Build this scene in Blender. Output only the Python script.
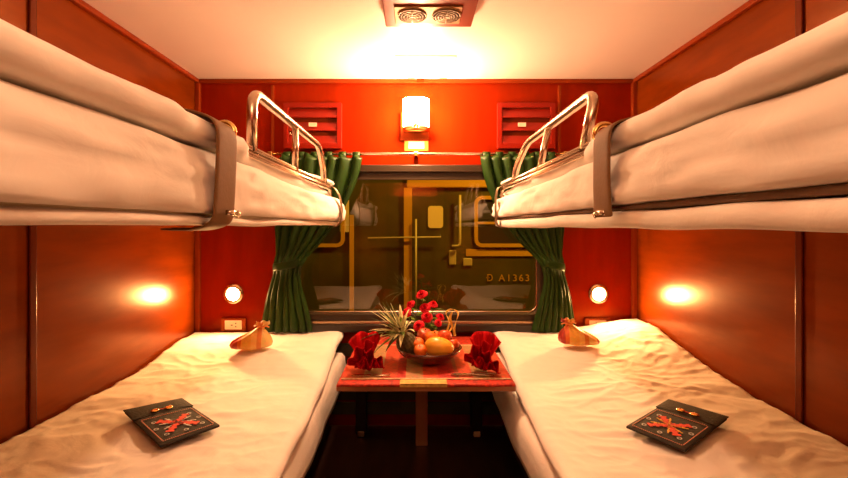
import bpy, bmesh, math, random
from mathutils import Vector, Matrix, noise
R = math.radians; PI = math.pi
rnd = random.Random(7)
S = bpy.context.scene; C = S.collection
for o in list(bpy.data.objects): bpy.data.objects.remove(o)

# ---------------------------------------------------------------- camera, world, exposure
EYE = 1.09; F = 420.0; VX, VY = 416.0, 226.0
cam = bpy.data.cameras.new('camera'); co = bpy.data.objects.new('camera', cam); C.objects.link(co)
co.location = (0, 0, EYE); co.rotation_euler = (R(90), 0, 0)
cam.sensor_width = 36; cam.lens = 36*F/848; cam.shift_x = 8/848; cam.shift_y = -13/848
cam.clip_start = .02
S.camera = co
W = bpy.data.worlds.new('night'); S.world = W; W.use_nodes = True
W.node_tree.nodes['Background'].inputs[0].default_value = (.012, .008, .004, 1)
W.node_tree.nodes['Background'].inputs[1].default_value = 1
S.view_settings.view_transform = 'Standard'; S.view_settings.look = 'None'
S.view_settings.gamma = 1; S.view_settings.use_curve_mapping = False
S.view_settings.exposure = 0.62
SCONCE = 70.0; SCPT = 30.0; READ = 5.5; CORR = 4.0; CEILFILL = 11.0; SODIUM = 230.0
WARM = (1, .55, .285); WARM2 = (1, .47, .15); AMBER = (1, .64, .08); FY0 = -.5

def light(name, kind, loc, power, col, size=.1, rot=(0, 0, 0), sy=None):
    l = bpy.data.lights.new(name, kind); l.energy = power; l.color = col
    if kind == 'AREA':
        l.size = size
        if sy: l.shape = 'RECTANGLE'; l.size_y = sy
    else: l.shadow_soft_size = size
    o = bpy.data.objects.new(name, l); C.objects.link(o); o.location = loc; o.rotation_euler = rot
    return o
# corridor / door-end ceiling tube behind the camera, and the station's sodium lamps outside the window
light('door_end_light', 'AREA', (0, -.05, 1.86), CORR, WARM, .5, (0, 0, 0), .12)
light('added_ceiling_fill', 'AREA', (0, FY0+.12, 1.45), CEILFILL, WARM, .5, (R(180), 0, 0), .12)  # added upward fill to brighten the ceiling; no fitting on the door wall
light('sodium_light', 'POINT', (1.6, 3.2, 2.9), SODIUM, AMBER, .15)
light('sodium_light', 'POINT', (-2.4, 3.3, 2.6), SODIUM*.45, AMBER, .15)

def P(px, py, Y): return Vector(((px-VX)/F*Y, Y, EYE-(py-VY)/F*Y))

# ---------------------------------------------------------------- materials
MATS = {}
def mat(name, col, rough=.5, metal=0, coat=0, coat_r=.05, emis=None, es=0, trans=0, ior=1.45, bump=0, bscale=40, var=0, vscale=6, spec=.5, sheen=0, stretch=(1, 1, 1), sub=0, tint=None):
    if name in MATS: return MATS[name]
    m = bpy.data.materials.new(name); m.use_nodes = True; N = m.node_tree; b = N.nodes['Principled BSDF']
    I = b.inputs
    I['Base Color'].default_value = (*col, 1); I['Roughness'].default_value = rough; I['Metallic'].default_value = metal
    I['Coat Weight'].default_value = coat; I['Coat Roughness'].default_value = coat_r
    I['Transmission Weight'].default_value = trans; I['IOR'].default_value = ior
    I['Specular IOR Level'].default_value = spec; I['Sheen Weight'].default_value = sheen
    if tint: I['Specular Tint'].default_value = (*tint, 1)
    if sub: I['Subsurface Weight'].default_value = sub; I['Subsurface Scale'].default_value = .01
    if emis: I['Emission Color'].default_value = (*emis, 1); I['Emission Strength'].default_value = es
    if bump or var:
        tc = N.nodes.new('ShaderNodeTexCoord'); mp = N.nodes.new('ShaderNodeMapping'); mp.inputs['Scale'].default_value = stretch
        N.links.new(tc.outputs['Object'], mp.inputs[0])
    if bump:
        n = N.nodes.new('ShaderNodeTexNoise'); n.inputs['Scale'].default_value = bscale; n.inputs['Detail'].default_value = 5; n.inputs['Distortion'].default_value = 0.7 if 'linen' in name else 0
        N.links.new(mp.outputs[0], n.inputs['Vector'])
        bp = N.nodes.new('ShaderNodeBump'); bp.inputs['Strength'].default_value = bump; bp.inputs['Distance'].default_value = .01
        N.links.new(n.outputs['Fac'], bp.inputs['Height']); N.links.new(bp.outputs[0], I['Normal'])
    if var:
        n = N.nodes.new('ShaderNodeTexNoise'); n.inputs['Scale'].default_value = vscale; n.inputs['Detail'].default_value = 6
        N.links.new(mp.outputs[0], n.inputs['Vector'])
        r = N.nodes.new('ShaderNodeValToRGB')
        r.color_ramp.elements[0].position = .3; r.color_ramp.elements[1].position = .7
        r.color_ramp.elements[0].color = (*[c*(1-var) for c in col], 1); r.color_ramp.elements[1].color = (*[min(1, c*(1+var)) for c in col], 1)
        N.links.new(n.outputs['Fac'], r.inputs[0]); N.links.new(r.outputs[0], I['Base Color'])
    MATS[name] = m; return m

def ramp_mat(name, axis, stops, rough=.7, coordscale=1.0, bump=.0, noise_mix=0.12):
    """hard-edged bands of cloth colour along one local axis; stops = [(pos in metres, colour)]"""
    m = bpy.data.materials.new(name); m.use_nodes = True; N = m.node_tree; b = N.nodes['Principled BSDF']
    b.inputs['Roughness'].default_value = rough
    tc = N.nodes.new('ShaderNodeTexCoord'); sp = N.nodes.new('ShaderNodeSeparateXYZ'); N.links.new(tc.outputs['Object'], sp.inputs[0])
    mr = N.nodes.new('ShaderNodeMapRange'); lo, hi = stops[0][0], stops[-1][0]+.0001
    mr.inputs[1].default_value = lo; mr.inputs[2].default_value = hi
    N.links.new(sp.outputs[axis], mr.inputs[0])
    r = N.nodes.new('ShaderNodeValToRGB'); r.color_ramp.interpolation = 'CONSTANT'
    el = r.color_ramp.elements
    while len(el) < len(stops): el.new(.5)
    for e, (p, c) in zip(el, sorted(stops)): e.position = (p-lo)/(hi-lo); e.color = (*c, 1)
    N.links.new(mr.outputs[0], r.inputs[0])
    n = N.nodes.new('ShaderNodeTexVoronoi'); n.inputs['Scale'].default_value = 90; N.links.new(tc.outputs['Object'], n.inputs['Vector'])
    mx = N.nodes.new('ShaderNodeMix'); mx.data_type = 'RGBA'; mx.blend_type = 'MULTIPLY'; mx.inputs[0].default_value = noise_mix*3
    N.links.new(r.outputs[0], mx.inputs[6]); N.links.new(n.outputs['Color'], mx.inputs[7]); N.links.new(mx.outputs[2], b.inputs['Base Color'])
    return m

wood = mat('red_lacquered_panel', (.165, .026, .0015), .23, spec=.62, tint=(1, .36, .06), coat=0, coat_r=.2, var=.22, vscale=3, stretch=(1, 1, 5), bump=.03, bscale=25)
woodb = mat('red_lacquered_wall', (.23, .011, .001), .25, spec=.4, tint=(1, .36, .06), coat=0, coat_r=.18, var=.12, vscale=3, stretch=(5, 1, 1))
trimm = mat('brown_trim', (.24, .032, .006), .25, spec=.5, tint=(1, .4, .1))
trimd = mat('dark_seam', (.09, .010, .002), .25, spec=.5, tint=(1, .4, .1))
ceilm = mat('glossy_ceiling_laminate', (.83, .73, .66), .45, coat=.4, coat_r=.24, var=.03, vscale=2)
floorm = mat('dark_floor', (.035, .014, .008), .3, coat=.5, coat_r=.1, var=.4, vscale=4, stretch=(6, 1, 1))
linen = mat('white_linen', (.88, .81, .76), .85, bump=.4, bscale=9, sheen=.1, stretch=(1, 1, 1))
linen2 = mat('sheet_linen', (.86, .78, .72), .85, bump=.4, bscale=12)
linen_t = mat('tan_linen', (.55, .42, .30), .85, bump=.2, bscale=30)
board = mat('cream_board', (.70, .58, .44), .6)
chrome = mat('chrome', (.74, .60, .46), .24, metal=1)
chromed = mat('brushed_metal', (.45, .33, .22), .35, metal=1)
brass = mat('brass', (.85, .55, .18), .22, metal=1)
strapm = mat('strap_webbing', (.20, .10, .038), .7, spec=.2, bump=.08, bscale=120)
green = mat('green_satin', (.016, .045, .006), .42, var=.25, vscale=5, spec=.25)
blackm = mat('black_frame', (.03, .022, .016), .35)
frame_d = mat('dark_bronze_frame', (.035, .022, .012), .35, metal=0, spec=.4)
glass = mat('window_glass', (1, .93, .75), 0, trans=1, ior=1.62)
tablem = mat('table_wood', (.36, .14, .05), .3, coat=.5, var=.25, vscale=5, stretch=(1, 8, 1))
redcloth = mat('red_brocade', (.50, .022, .004), .6, var=.5, vscale=60, bump=.2, bscale=80)
napk = mat('red_napkin', (.42, .002, .004), .8, spec=.1)
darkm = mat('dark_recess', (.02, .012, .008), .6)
olive = mat('olive_heater_panel', (.045, .035, .012), .5, var=.4, vscale=8)
plastic = mat('cream_plastic', (.75, .62, .45), .4)
bulbm = mat('bulb_glow', (1, .8, .5), .5, emis=(1, .58, .25), es=70)
shadem = mat('frosted_shade_glow', (1, .85, .6), .5, emis=(1, .62, .30), es=SCONCE)
lacq = mat('dark_lacquer', (.09, .012, .006), .2, coat=.7)

# ---------------------------------------------------------------- mesh helpers
def link(name, bm, m, parent=None, smooth=True, mods=(), recalc=True):
    if recalc: bmesh.ops.recalc_face_normals(bm, faces=bm.faces)
    me = bpy.data.meshes.new(name); bm.to_mesh(me); bm.free()
    for mm in (m if isinstance(m, (list, tuple)) else [m]): me.materials.append(mm)
    if smooth:
        me.polygons.foreach_set('use_smooth', [True]*len(me.polygons))
    o = bpy.data.objects.new(name, me); C.objects.link(o)
    if parent: o.parent = parent
    for k, kw in mods:
        md = o.modifiers.new(k.lower(), k)
        for a, v in kw.items(): setattr(md, a, v)
    return o
BEV = lambda w, s=2: ('BEVEL', dict(width=w, segments=s, limit_method='ANGLE', angle_limit=R(40)))
SOL = lambda t: ('SOLIDIFY', dict(thickness=t, offset=0))
SUB = lambda l: ('SUBSURF', dict(levels=l, render_levels=l))
def box(bm, x0, x1, y0, y1, z0, z1, M=None, mi=0):
    v = [bm.verts.new((x, y, z)) for x in (x0, x1) for y in (y0, y1) for z in (z0, z1)]
    if M is not None:
        for q in v: q.co = M @ q.co
    for f in ((0, 1, 3, 2), (4, 6, 7, 5), (0, 4, 5, 1), (2, 3, 7, 6), (0, 2, 6, 4), (1, 5, 7, 3)):
        bm.faces.new([v[i] for i in f]).material_index = mi
def rings(bm, loops, cap=True, closed=True, mi=0):
    vs = [[bm.verts.new(p) for p in lp] for lp in loops]
    for a, b in zip(vs, vs[1:]):
        n = len(a)
        for i in range(n if closed else n-1):
            j = (i+1) % n
            bm.faces.new((a[i], a[j], b[j], b[i])).material_index = mi
    if cap:
        for l in (vs[0], vs[-1]):
            try: bm.faces.new(l).material_index = mi
            except ValueError: pass
    return vs
def smoothpath(pts, n=6):
    pts = [Vector(p) for p in pts]; out = []
    for i in range(len(pts)-1):
        p0 = pts[max(i-1, 0)]; p1 = pts[i]; p2 = pts[i+1]; p3 = pts[min(i+2, len(pts)-1)]
        for k in range(n):
            t = k/n
            out.append(.5*((2*p1)+(p2-p0)*t+(2*p0-5*p1+4*p2-p3)*t*t+(3*p1-p0-3*p2+p3)*t**3))
    out.append(pts[-1]); return out
def tube(bm, pts, r, seg=10, mi=0, flat=None):
    pts = [Vector(p) for p in pts]; loops = []
    up = Vector((0, 0, 1)); prev = None
    for i, p in enumerate(pts):
        t = (pts[min(i+1, len(pts)-1)]-pts[max(i-1, 0)]).normalized()
        if prev is None:
            a = t.cross(up if abs(t.z) < .9 else Vector((1, 0, 0))).normalized()
        else:
            a = (prev - t*prev.dot(t)).normalized()
        prev = a; b = t.cross(a)
        rr = r(i/(len(pts)-1)) if callable(r) else r
        fa = flat or 1
        loops.append([p+a*math.cos(2*PI*k/seg)*rr+b*math.sin(2*PI*k/seg)*rr*fa for k in range(seg)])
    rings(bm, loops, mi=mi)
def corner_path(pts, rad, n=6):
    """polyline with rounded corners"""
    pts = [Vector(p) for p in pts]; out = [pts[0]]
    for i in range(1, len(pts)-1):
        a = (pts[i-1]-pts[i]); b = (pts[i+1]-pts[i]); r = min(rad, a.length*.49, b.length*.49)
        s = pts[i]+a.normalized()*r; e = pts[i]+b.normalized()*r
        for k in range(n+1):
            t = k/n; out.append(s*(1-t)**2+pts[i]*2*t*(1-t)+e*t*t)
    out.append(pts[-1]); return out
def lathe(bm, prof, c=(0, 0, 0), seg=32, M=None, mi=0):
    loops = []
    for r, z in prof:
        lp = [Vector((r*math.cos(2*PI*k/seg), r*math.sin(2*PI*k/seg), z)) for k in range(seg)]
        if M is not None: lp = [M @ p for p in lp]
        loops.append([p+Vector(c) for p in lp])
    rings(bm, loops, mi=mi)
def ball(bm, c, r, M=None, u=20, v=12, mi=0, f=None):
    prof = [(max(1e-4, math.sin(PI*i/v)), -math.cos(PI*i/v)) for i in range(v+1)]
    loops = []
    for a, z in prof:
        lp = []
        for k in range(u):
            p = Vector((a*math.cos(2*PI*k/u), a*math.sin(2*PI*k/u), z))
            if f: p = f(p)
            p = Vector((p.x*r[0], p.y*r[1], p.z*r[2]))
            if M is not None: p = M @ p
            lp.append(p+Vector(c))
        loops.append(lp)
    rings(bm, loops, mi=mi)
def rrect(x0, x1, z0, z1, r, n=8):
    out = []
    for cx, cz, a0 in ((x1-r, z1-r, 0), (x0+r, z1-r, 90), (x0+r, z0+r, 180), (x1-r, z0+r, 270)):
        for k in range(n+1):
            a = R(a0+90*k/n); out.append((cx+r*math.cos(a), cz+r*math.sin(a)))
    return out
def ring(bm, x0, x1, z0, z1, r, w, y0, y1, mi=0, n=8):
    A = rrect(x0, x1, z0, z1, r, n); B = rrect(x0+w, x1-w, z0+w, z1-w, max(r-w, .004), n)
    lo = [[Vector((x, y0, z)) for x, z in A], [Vector((x, y0, z)) for x, z in B], [Vector((x, y1, z)) for x, z in B], [Vector((x, y1, z)) for x, z in A]]
    vs = [[bm.verts.new(p) for p in l] for l in lo]; N = len(A)
    for q in range(4):
        a, b = vs[q], vs[(q+1) % 4]
        for i in range(N): bm.faces.new((a[i], a[(i+1) % N], b[(i+1) % N], b[i])).material_index = mi
def tag(o, label, cat, group=None, kind=None):
    o['label'] = label; o['category'] = cat
    if group: o['group'] = group
    if kind: o['kind'] = kind
    return o
def empty(name, loc, label, cat, group=None, rz=0):
    o = bpy.data.objects.new(name, None); C.objects.link(o); o.location = loc; o.rotation_euler = (0, 0, rz); o.empty_display_size = .05
    return tag(o, label, cat, group)
def rebase(root, ch):
    """the part was modelled in room coordinates: keep it there under its thing"""
    ch.parent = root; ch.matrix_parent_inverse = Matrix.Translation(-root.location)
    return ch
def struct(name, bm, m, mods=(), smooth=False):
    o = link(name, bm, m, smooth=smooth, mods=mods); o['kind'] = 'structure'; return o
def ss(a, b, x):
    t = max(0, min(1, (x-a)/(b-a))); return t*t*(3-2*t)
def nz(x, y, z=0): return noise.noise(Vector((x, y, z)))

HW = 1.2; BY = 2.3; FY = -.5; CZ = 1.89
# ---------------------------------------------------------------- setting
bm = bmesh.new(); box(bm, -HW-.1, HW+.1, FY-.1, BY+.08, -.08, 0); struct('floor', bm, floorm)
bm = bmesh.new(); box(bm, -HW-.1, HW+.1, FY-.1, BY+.08, CZ, CZ+.06); struct('ceiling', bm, ceilm)
bm = bmesh.new(); box(bm, -HW-.06, -HW, FY, BY, 0, CZ); struct('wall_left', bm, wood)
bm = bmesh.new(); box(bm, HW, HW+.06, FY, BY, 0, CZ); struct('wall_right', bm, wood)
# end wall with the window opening
WX0, WX1, WZ0, WZ1 = -.68, .705, .575, 1.40
bm = bmesh.new()
xs = (-HW-.06, WX0, WX1, HW+.06); zs = (0, WZ0, WZ1, CZ)
for i in range(3):
    for j in range(3):
        if (i, j) != (1, 1): box(bm, xs[i], xs[i+1], BY, BY+.07, zs[j], zs[j+1])
bmesh.ops.remove_doubles(bm, verts=bm.verts, dist=1e-5)
struct('wall_back', bm, woodb)
bm = bmesh.new(); box(bm, -HW-.06, HW+.06, FY-.06, FY, 0, CZ); struct('wall_front', bm, wood)
bm = bmesh.new(); box(bm, -.36, .36, FY, FY+.03, 0, 1.8); box(bm, -.28, .28, FY+.03, FY+.036, .9, 1.7)
d = struct('door_1', bm, trimd, [BEV(.004)])
bm = bmesh.new(); tube(bm, corner_path([(.30, FY+.03, .95), (.30, FY+.07, .95), (.30, FY+.07, 1.1), (.30, FY+.03, 1.1)], .02), .008)
link('door_handle', bm, chrome, d)
# trims: cornice, corner posts, panel seams
n = 1
def trim(b, m=trimm):
    global n
    o = struct('trim_%d' % n, b, m, [BEV(.004)]); n += 1; return o
for s in (-1, 1):
    bm = bmesh.new(); a, b = sorted((s*(HW-.022), s*HW)); box(bm, a, b, FY, BY, CZ-.022, CZ); trim(bm, trimm)
    bm = bmesh.new(); a, b = sorted((s*(HW-.025), s*HW)); box(bm, a, b, BY-.025, BY, 0, CZ-.022); trim(bm, trimm)
    for y in (1.31, .31):
        bm = bmesh.new(); a, b = sorted((s*(HW-.008), s*HW)); box(bm, a, b, y-.013, y+.013, 0, CZ-.022); trim(bm, trimd)
    bm = bmesh.new(); box(bm, *sorted((s*.775, s*.793)), BY-.008, BY, WZ1+.0, CZ-.03); trim(bm, trimm)
bm = bmesh.new(); box(bm, -HW+.022, HW-.022, BY-.02, BY, CZ-.02, CZ); trim(bm, trimm)
bm = bmesh.new(); box(bm, .004, .044, BY-.035, BY-.02, CZ-.022, CZ-.001); trim(bm, woodb)
# window
bm = bmesh.new(); ring(bm, WX0-.015, WX1+.015, WZ0-.012, WZ1+.015, .09, .05, BY-.03, BY+.075)
w1 = struct('window_1', bm, frame_d, [BEV(.004)], True)
bm = bmesh.new(); ring(bm, WX0+.033, WX1-.033, WZ0+.036, WZ1-.033, .05, .008, BY+.02, BY+.035)
link('window_seal', bm, chrome, w1)
bm = bmesh.new(); box(bm, WX0+.005, WX1-.005, BY+.042, BY+.048, WZ0+.008, WZ1-.008); link('window_pane', bm, glass, w1, False)
bm = bmesh.new(); box(bm, WX0-.02, WX1+.02, BY-.05, BY-.0, WZ1-.02, WZ1+.018); box(bm, WX0+.0, WX1-.0, BY-.036, BY-.03, WZ1-.062, WZ1-.02)
link('window_header', bm, frame_d, w1, False, [BEV(.006)])
bm = bmesh.new(); box(bm, WX0-.02, WX1+.02, BY-.055, BY, WZ0-.055, WZ0-.012)
link('window_sill', bm, blackm, w1, False, [BEV(.006)])
bm = bmesh.new(); box(bm, WX0+.02, WX1-.02, BY-.045, BY-.01, WZ0-.012, WZ0+.004)
link('sill_strip', bm, chromed, w1, False, [BEV(.004)])
bm = bmesh.new()
for a in (.245, .255): pass
for i in range(5): box(bm, -.50+i*.006, .50, BY-.008-.002*i, BY, .06+i*.08, .13+i*.08)
hp = link('heater_panel', bm, olive, None, False, [BEV(.01)]); tag(hp, 'dark olive heater cover on the end wall under the small table', 'heater')

# ---------------------------------------------------------------- ceiling fittings
t = empty('ceiling_vent', (.048, 1.51, CZ), 'brown wooden ceiling box holding two round metal grilles', 'air vent')
bm = bmesh.new(); box(bm, -.165, .165, -.11, .108, -.035, 0); link('housing', bm, mat('vent_wood', (.20, .035, .012), .35, coat=.5, coat_r=.15), t, False, [BEV(.005)])
bm = bmesh.new(); box(bm, -.125, .115, -.052, .070, -.040, -.035); link('face_plate', bm, mat('dull_brass', (.32, .17, .06), .55, metal=.6), t, False, [BEV(.002)])
for cx in (-.062, .062):
    bm = bmesh.new()
    for q, rr in enumerate((.05, .040, .030, .020, .010)):
        tube(bm, [(cx+rr*math.cos(a*2*PI/28), .009+rr*math.sin(a*2*PI/28)*.95, -.042-.001*q) for a in range(29)], .0028, 6)
    for a in range(8):
        tube(bm, [(cx, .009, -.047), (cx+.05*math.cos(a*PI/4), .009+.0475*math.sin(a*PI/4), -.043)], .002, 6)
    g = link('round_grille', bm, mat('grille_metal', (.20, .12, .06), .5, metal=.6), t)
    bm = bmesh.new(); lathe(bm, [(.0005, -.041), (.046, -.041), (.046, -.0405), (.0005, -.0405)], (cx, .009, 0)); link('grille_hole', bm, darkm, g)
t = empty('ceiling_hatch', (.045, 2.12, CZ), 'thin cream access hatch in the ceiling above the wall lamp', 'hatch')
bm = bmesh.new(); box(bm, -.145, .145, -.15, .14, -.006, 0); link('hatch_lid', bm, ceilm, t, False, [BEV(.002)])
for x in (-.07, .10):
    bm = bmesh.new(); box(bm, x-.02, x+.02, .125, .132, -.010, -.006); link('hinge', bm, chromed, t, False)

# ---------------------------------------------------------------- sconce
t = empty('wall_sconce', (0, BY, 1.62), 'glowing frosted wall lamp with brass bracket above the window', 'wall lamp')
bm = bmesh.new(); box(bm, -.085, .070, -.02, 0, -.065, .09); link('back_plate', bm, trimm, t, False, [BEV(.005)])
bm = bmesh.new()
prof = [(-.074, -.092), (-.074, -.055), (-.05, -.098), (0, -.112), (.05, -.098), (.074, -.055)]
pf = [(-.070, -.040), (-.066, -.075), (-.045, -.098), (0, -.108), (.045, -.098), (.066, -.075), (.070, -.040)]
inn = [(x*.94, y*.94+.001) for x, y in reversed(pf)]
lp = pf+inn
rings(bm, [[Vector((x, y, z)) for x, y in lp] for z in (.0, .05, .10, .145)])
link('glass_shade', bm, shadem, t)
bm = bmesh.new()
rings(bm, [[Vector((x*k, y*k, z)) for x, y in pf+[(0, -.02)]] for z, k in ((-.028, .9), (-.022, 1.03), (-.006, 1.04), (-.002, .95))])
box(bm, -.012, .012, -.115, -.02, -.012, .012)
for sx in (-1, 1):
    tube(bm, smoothpath([(0, -.114, .0), (sx*.018, -.115, .018), (sx*.038, -.112, .012), (sx*.045, -.108, .03)]), .005, 8)
link('bracket', bm, brass, t)
light('sconce_light', 'POINT', (0, BY-.17, 1.65), SCPT, WARM, .03)
t = empty('switch_plate', (.002, BY, 1.53), 'small brass plate with a white centre just below the wall lamp', 'switch')
bm = bmesh.new(); box(bm, -.066, .066, -.010, 0, -.032, .034); link('surround', bm, mat('brass_plate', (.75, .38, .06), .3, metal=.7), t, False, [BEV(.003)])
bm = bmesh.new(); box(bm, -.044, .044, -.014, -.010, -.020, .022); link('centre', bm, plastic, t, False, [BEV(.002)])

# ---------------------------------------------------------------- louvred racks on the end wall
rackm = mat('red_rack', (.24, .010, .002), .4, spec=.2, coat=.15, coat_r=.15)
for s in (-1, 1):
    cx = -.562 if s < 0 else .60
    t = empty('louvre_rack', (cx, BY, 1.635), 'red louvred rack with a small pale label, %s of the wall lamp' % ('left' if s < 0 else 'right'), 'rack', 'red louvred racks beside the lamp')
    bm = bmesh.new(); ring(bm, -.158, .158, -.125, .125, .004, .026, -.022, 0, n=1); link('rack_frame', bm, rackm, t, False, [BEV(.003)])
    for k in range(3):
        bm = bmesh.new(); z = .070-k*.072
        M = Matrix.Translation((0, -.008, z)) @ Matrix.Rotation(R(-22), 4, 'X')
        box(bm, -.13, .13, -.004, .004, -.028, .028, M); link('slat', bm, rackm, t, False, [BEV(.002)])
    bm = bmesh.new(); box(bm, -.13, .13, -.003, 0, -.1, .1); link('backing', bm, trimd, t, False)
    bm = bmesh.new(); lx = .0 if s < 0 else -.025
    box(bm, lx-.02, lx+.022, -.022, -.014, -.005, .016); link('label', bm, plastic, t, False)['label'] = 'pale paper label'
    bm = bmesh.new(); ball(bm, (-.12*s*-1 if s < 0 else .12, -.024, -.045), (.006, .005, .006)); link('knob', bm, chrome, t)

# ---------------------------------------------------------------- curtain rod and curtains
t = empty('curtain_rod', (0, BY-.055, 1.475), 'thin metal curtain rail running above the window', 'curtain rail')
bm = bmesh.new(); tube(bm, [(-.80, 0, 0), (.82, 0, 0)], .008, 10); link('rail', bm, chrome, t)
for x in (-.78, .0, .80):
    bm = bmesh.new(); box(bm, x-.012, x+.012, -.010, .055, -.012, .012); link('rail_bracket', bm, brass, t, False, [BEV(.003)])
def lerpk(keys, v):
    for (a, p), (b, q) in zip(keys, keys[1:]):
        if v <= b: return p+(q-p)*((v-a)/(b-a))
    return keys[-1][1]
def lerps(keys, v):
    for (a, p), (b, q) in zip(keys, keys[1:]):
        if v <= b: return p+(q-p)*ss(a, b, v)
    return keys[-1][1]
def curtain(s, inner, outer, label, tiex):
    t = empty('curtain', (tiex, BY-.05, .5), label, 'curtain', 'green curtains at the window')
    Z0, Z1 = .53, 1.458; NU, NV = 110, 90; bm = bmesh.new(); g = []
    for j in range(NV+1):
        v = j/NV; z = Z1+(Z0-Z1)*v; xi = sum(lerpk(inner, max(0, z0f(z)+d)) for d in (-.06, -.03, 0, .03, .06))/5; xo = sum(lerpk(outer, max(0, z0f(z)+d)) for d in (-.06, 0, .06))/3
        wid = abs(xi-xo); amp = .019*min(1, .12+wid*1.9)
        tie = math.exp(-((z-.885)/.035)**2)
        row = []
        for i in range(NU+1):
            u = i/NU
            ph = 2*PI*(7*u+.5*nz(u*2.5, 3, s)+.25*nz(u*3, v*1.5, s))
            d = math.sin(ph)*amp*(.7+1.0*abs(nz(u*4, s*2, 1)))*(1-.35*tie)+.008*nz(u*20, v*9, 3)
            x = xo+(xi-xo)*(u+.02*math.sin(ph*1.0+1))
            y = BY-.066-.022*tie+d-.018*math.sin(PI*u)
            if j == 0: y = BY-.062+.5*d
            if j == 0: z += .004*math.sin(ph)
            row.append(bm.verts.new((x, min(y, BY-.012), z)))
        g.append(row)
    for j in range(NV):
        for i in range(NU):
            bm.faces.new((g[j][i], g[j][i+1], g[j+1][i+1], g[j+1][i]))
    rebase(t, link('drape', bm, green, mods=[SOL(.004)]))
    # tab loops over the rail
    xt = inner[0][1]; xo = outer[0][1]
    for k in range(6):
        x = xo+(xt-xo)*(k+.55)/6
        bm = bmesh.new()
        pts = [(x, BY-.055+.014*math.cos(a), 1.462+.024*math.sin(a)) for a in [i*2*PI/12 for i in range(12)]]
        L = []
        for dx in (-.019, .019): L.append([Vector((x+dx, p[1], p[2])) for p in pts])
        rings(bm, L, cap=False); rebase(t, link('loop', bm, green, mods=[SOL(.003)]))
    # tieback
    xa, xb = lerpk(inner, .61), lerpk(outer, .61); bm = bmesh.new(); cx = (xa+xb)/2; hw = abs(xa-xb)/2+.004
    L = []
    for k in range(25):
        a = 2*PI*k/24
        c = Vector((cx+hw*math.cos(a), BY-.088+.055*math.sin(a)*1.0, .885+s*-.012*math.cos(a)))
        if c.y > BY-.012: c.y = BY-.012
        L.append([c+Vector((0, -.002, -.022)), c+Vector((0, -.006, 0)), c+Vector((0, -.002, .022))])
    rings(bm, L, cap=False, closed=False); rebase(t, link('tieback', bm, green, mods=[SOL(.005), SUB(1)]))
    bm = bmesh.new(); ball(bm, (xb+s*.012, BY-.022, .90), (.012, .02, .012)); rebase(t, link('wall_knob', bm, brass))
def z0f(z): return 1.495-z
# keys: distance below the top -> x
curtain(-1, [(0, -.285), (.15, -.31), (.33, -.385), (.45, -.465), (.54, -.545), (.61, -.615), (.70, -.62), (.85, -.575), (1.0, -.55)],
            [(0, -.73), (.35, -.76), (.61, -.745), (.75, -.79), (1.0, -.84)],
            'left green satin curtain tied back, loops over the rail', -.68)
curtain(1, [(0, .345), (.15, .37), (.33, .44), (.45, .52), (.54, .60), (.61, .675), (.70, .69), (.85, .65), (1.0, .61)],
           [(0, .76), (.35, .80), (.61, .775), (.75, .82), (1.0, .86)],
           'right green satin curtain tied back beside the car number outside', .72)

# ---------------------------------------------------------------- reading lamps and outlets
for s in (-1, 1):
    cx = s*.998; side = 'left' if s < 0 else 'right'
    t = empty('reading_lamp', (cx, BY, .718), 'round flush reading lamp glowing on the end wall above the %s lower bed' % side, 'lamp', 'round reading lamps')
    MX = Matrix.Rotation(R(90), 4, 'X')
    bm = bmesh.new(); lathe(bm, [(.030, -.0), (.056, .0), (.056, .008), (.046, .016), (.036, .014), (.030, .006)], (0, 0, 0), 36, MX); link('rim', bm, chrome, t)
    bm = bmesh.new(); lathe(bm, [(.001, .004), (.034, .004), (.033, .016), (.022, .020), (.001, .022)], (0, 0, 0), 28, MX); link('bulb', bm, bulbm, t)
    light('reading_light', 'AREA', (cx, BY-.042, .718), READ, WARM2, .05, (R(-90), 0, 0)).data.shape = 'DISK'
    t = empty('socket_outlet', (s*.99 if s < 0 else .985, BY, .553), 'cream socket plate in a wooden surround below the %s reading lamp' % side, 'socket', 'socket plates')
    bm = bmesh.new(); box(bm, -.068, .066, -.022, 0, -.035, .035); link('surround', bm, trimm, t, False, [BEV(.003)])
    bm = bmesh.new(); box(bm, -.046, .046, -.027, -.022, -.023, .025); link('socket_plate', bm, plastic, t, False, [BEV(.002)])
    bm = bmesh.new()
    for dz in (-.008, .01): box(bm, .012*-s, .012*-s+.006, -.0285, -.027, dz-.003, dz+.003)
    box(bm, -.012, -.002, -.0285, -.027, -.002, .003)
    link('pin_hole', bm, darkm, t, False)

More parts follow.
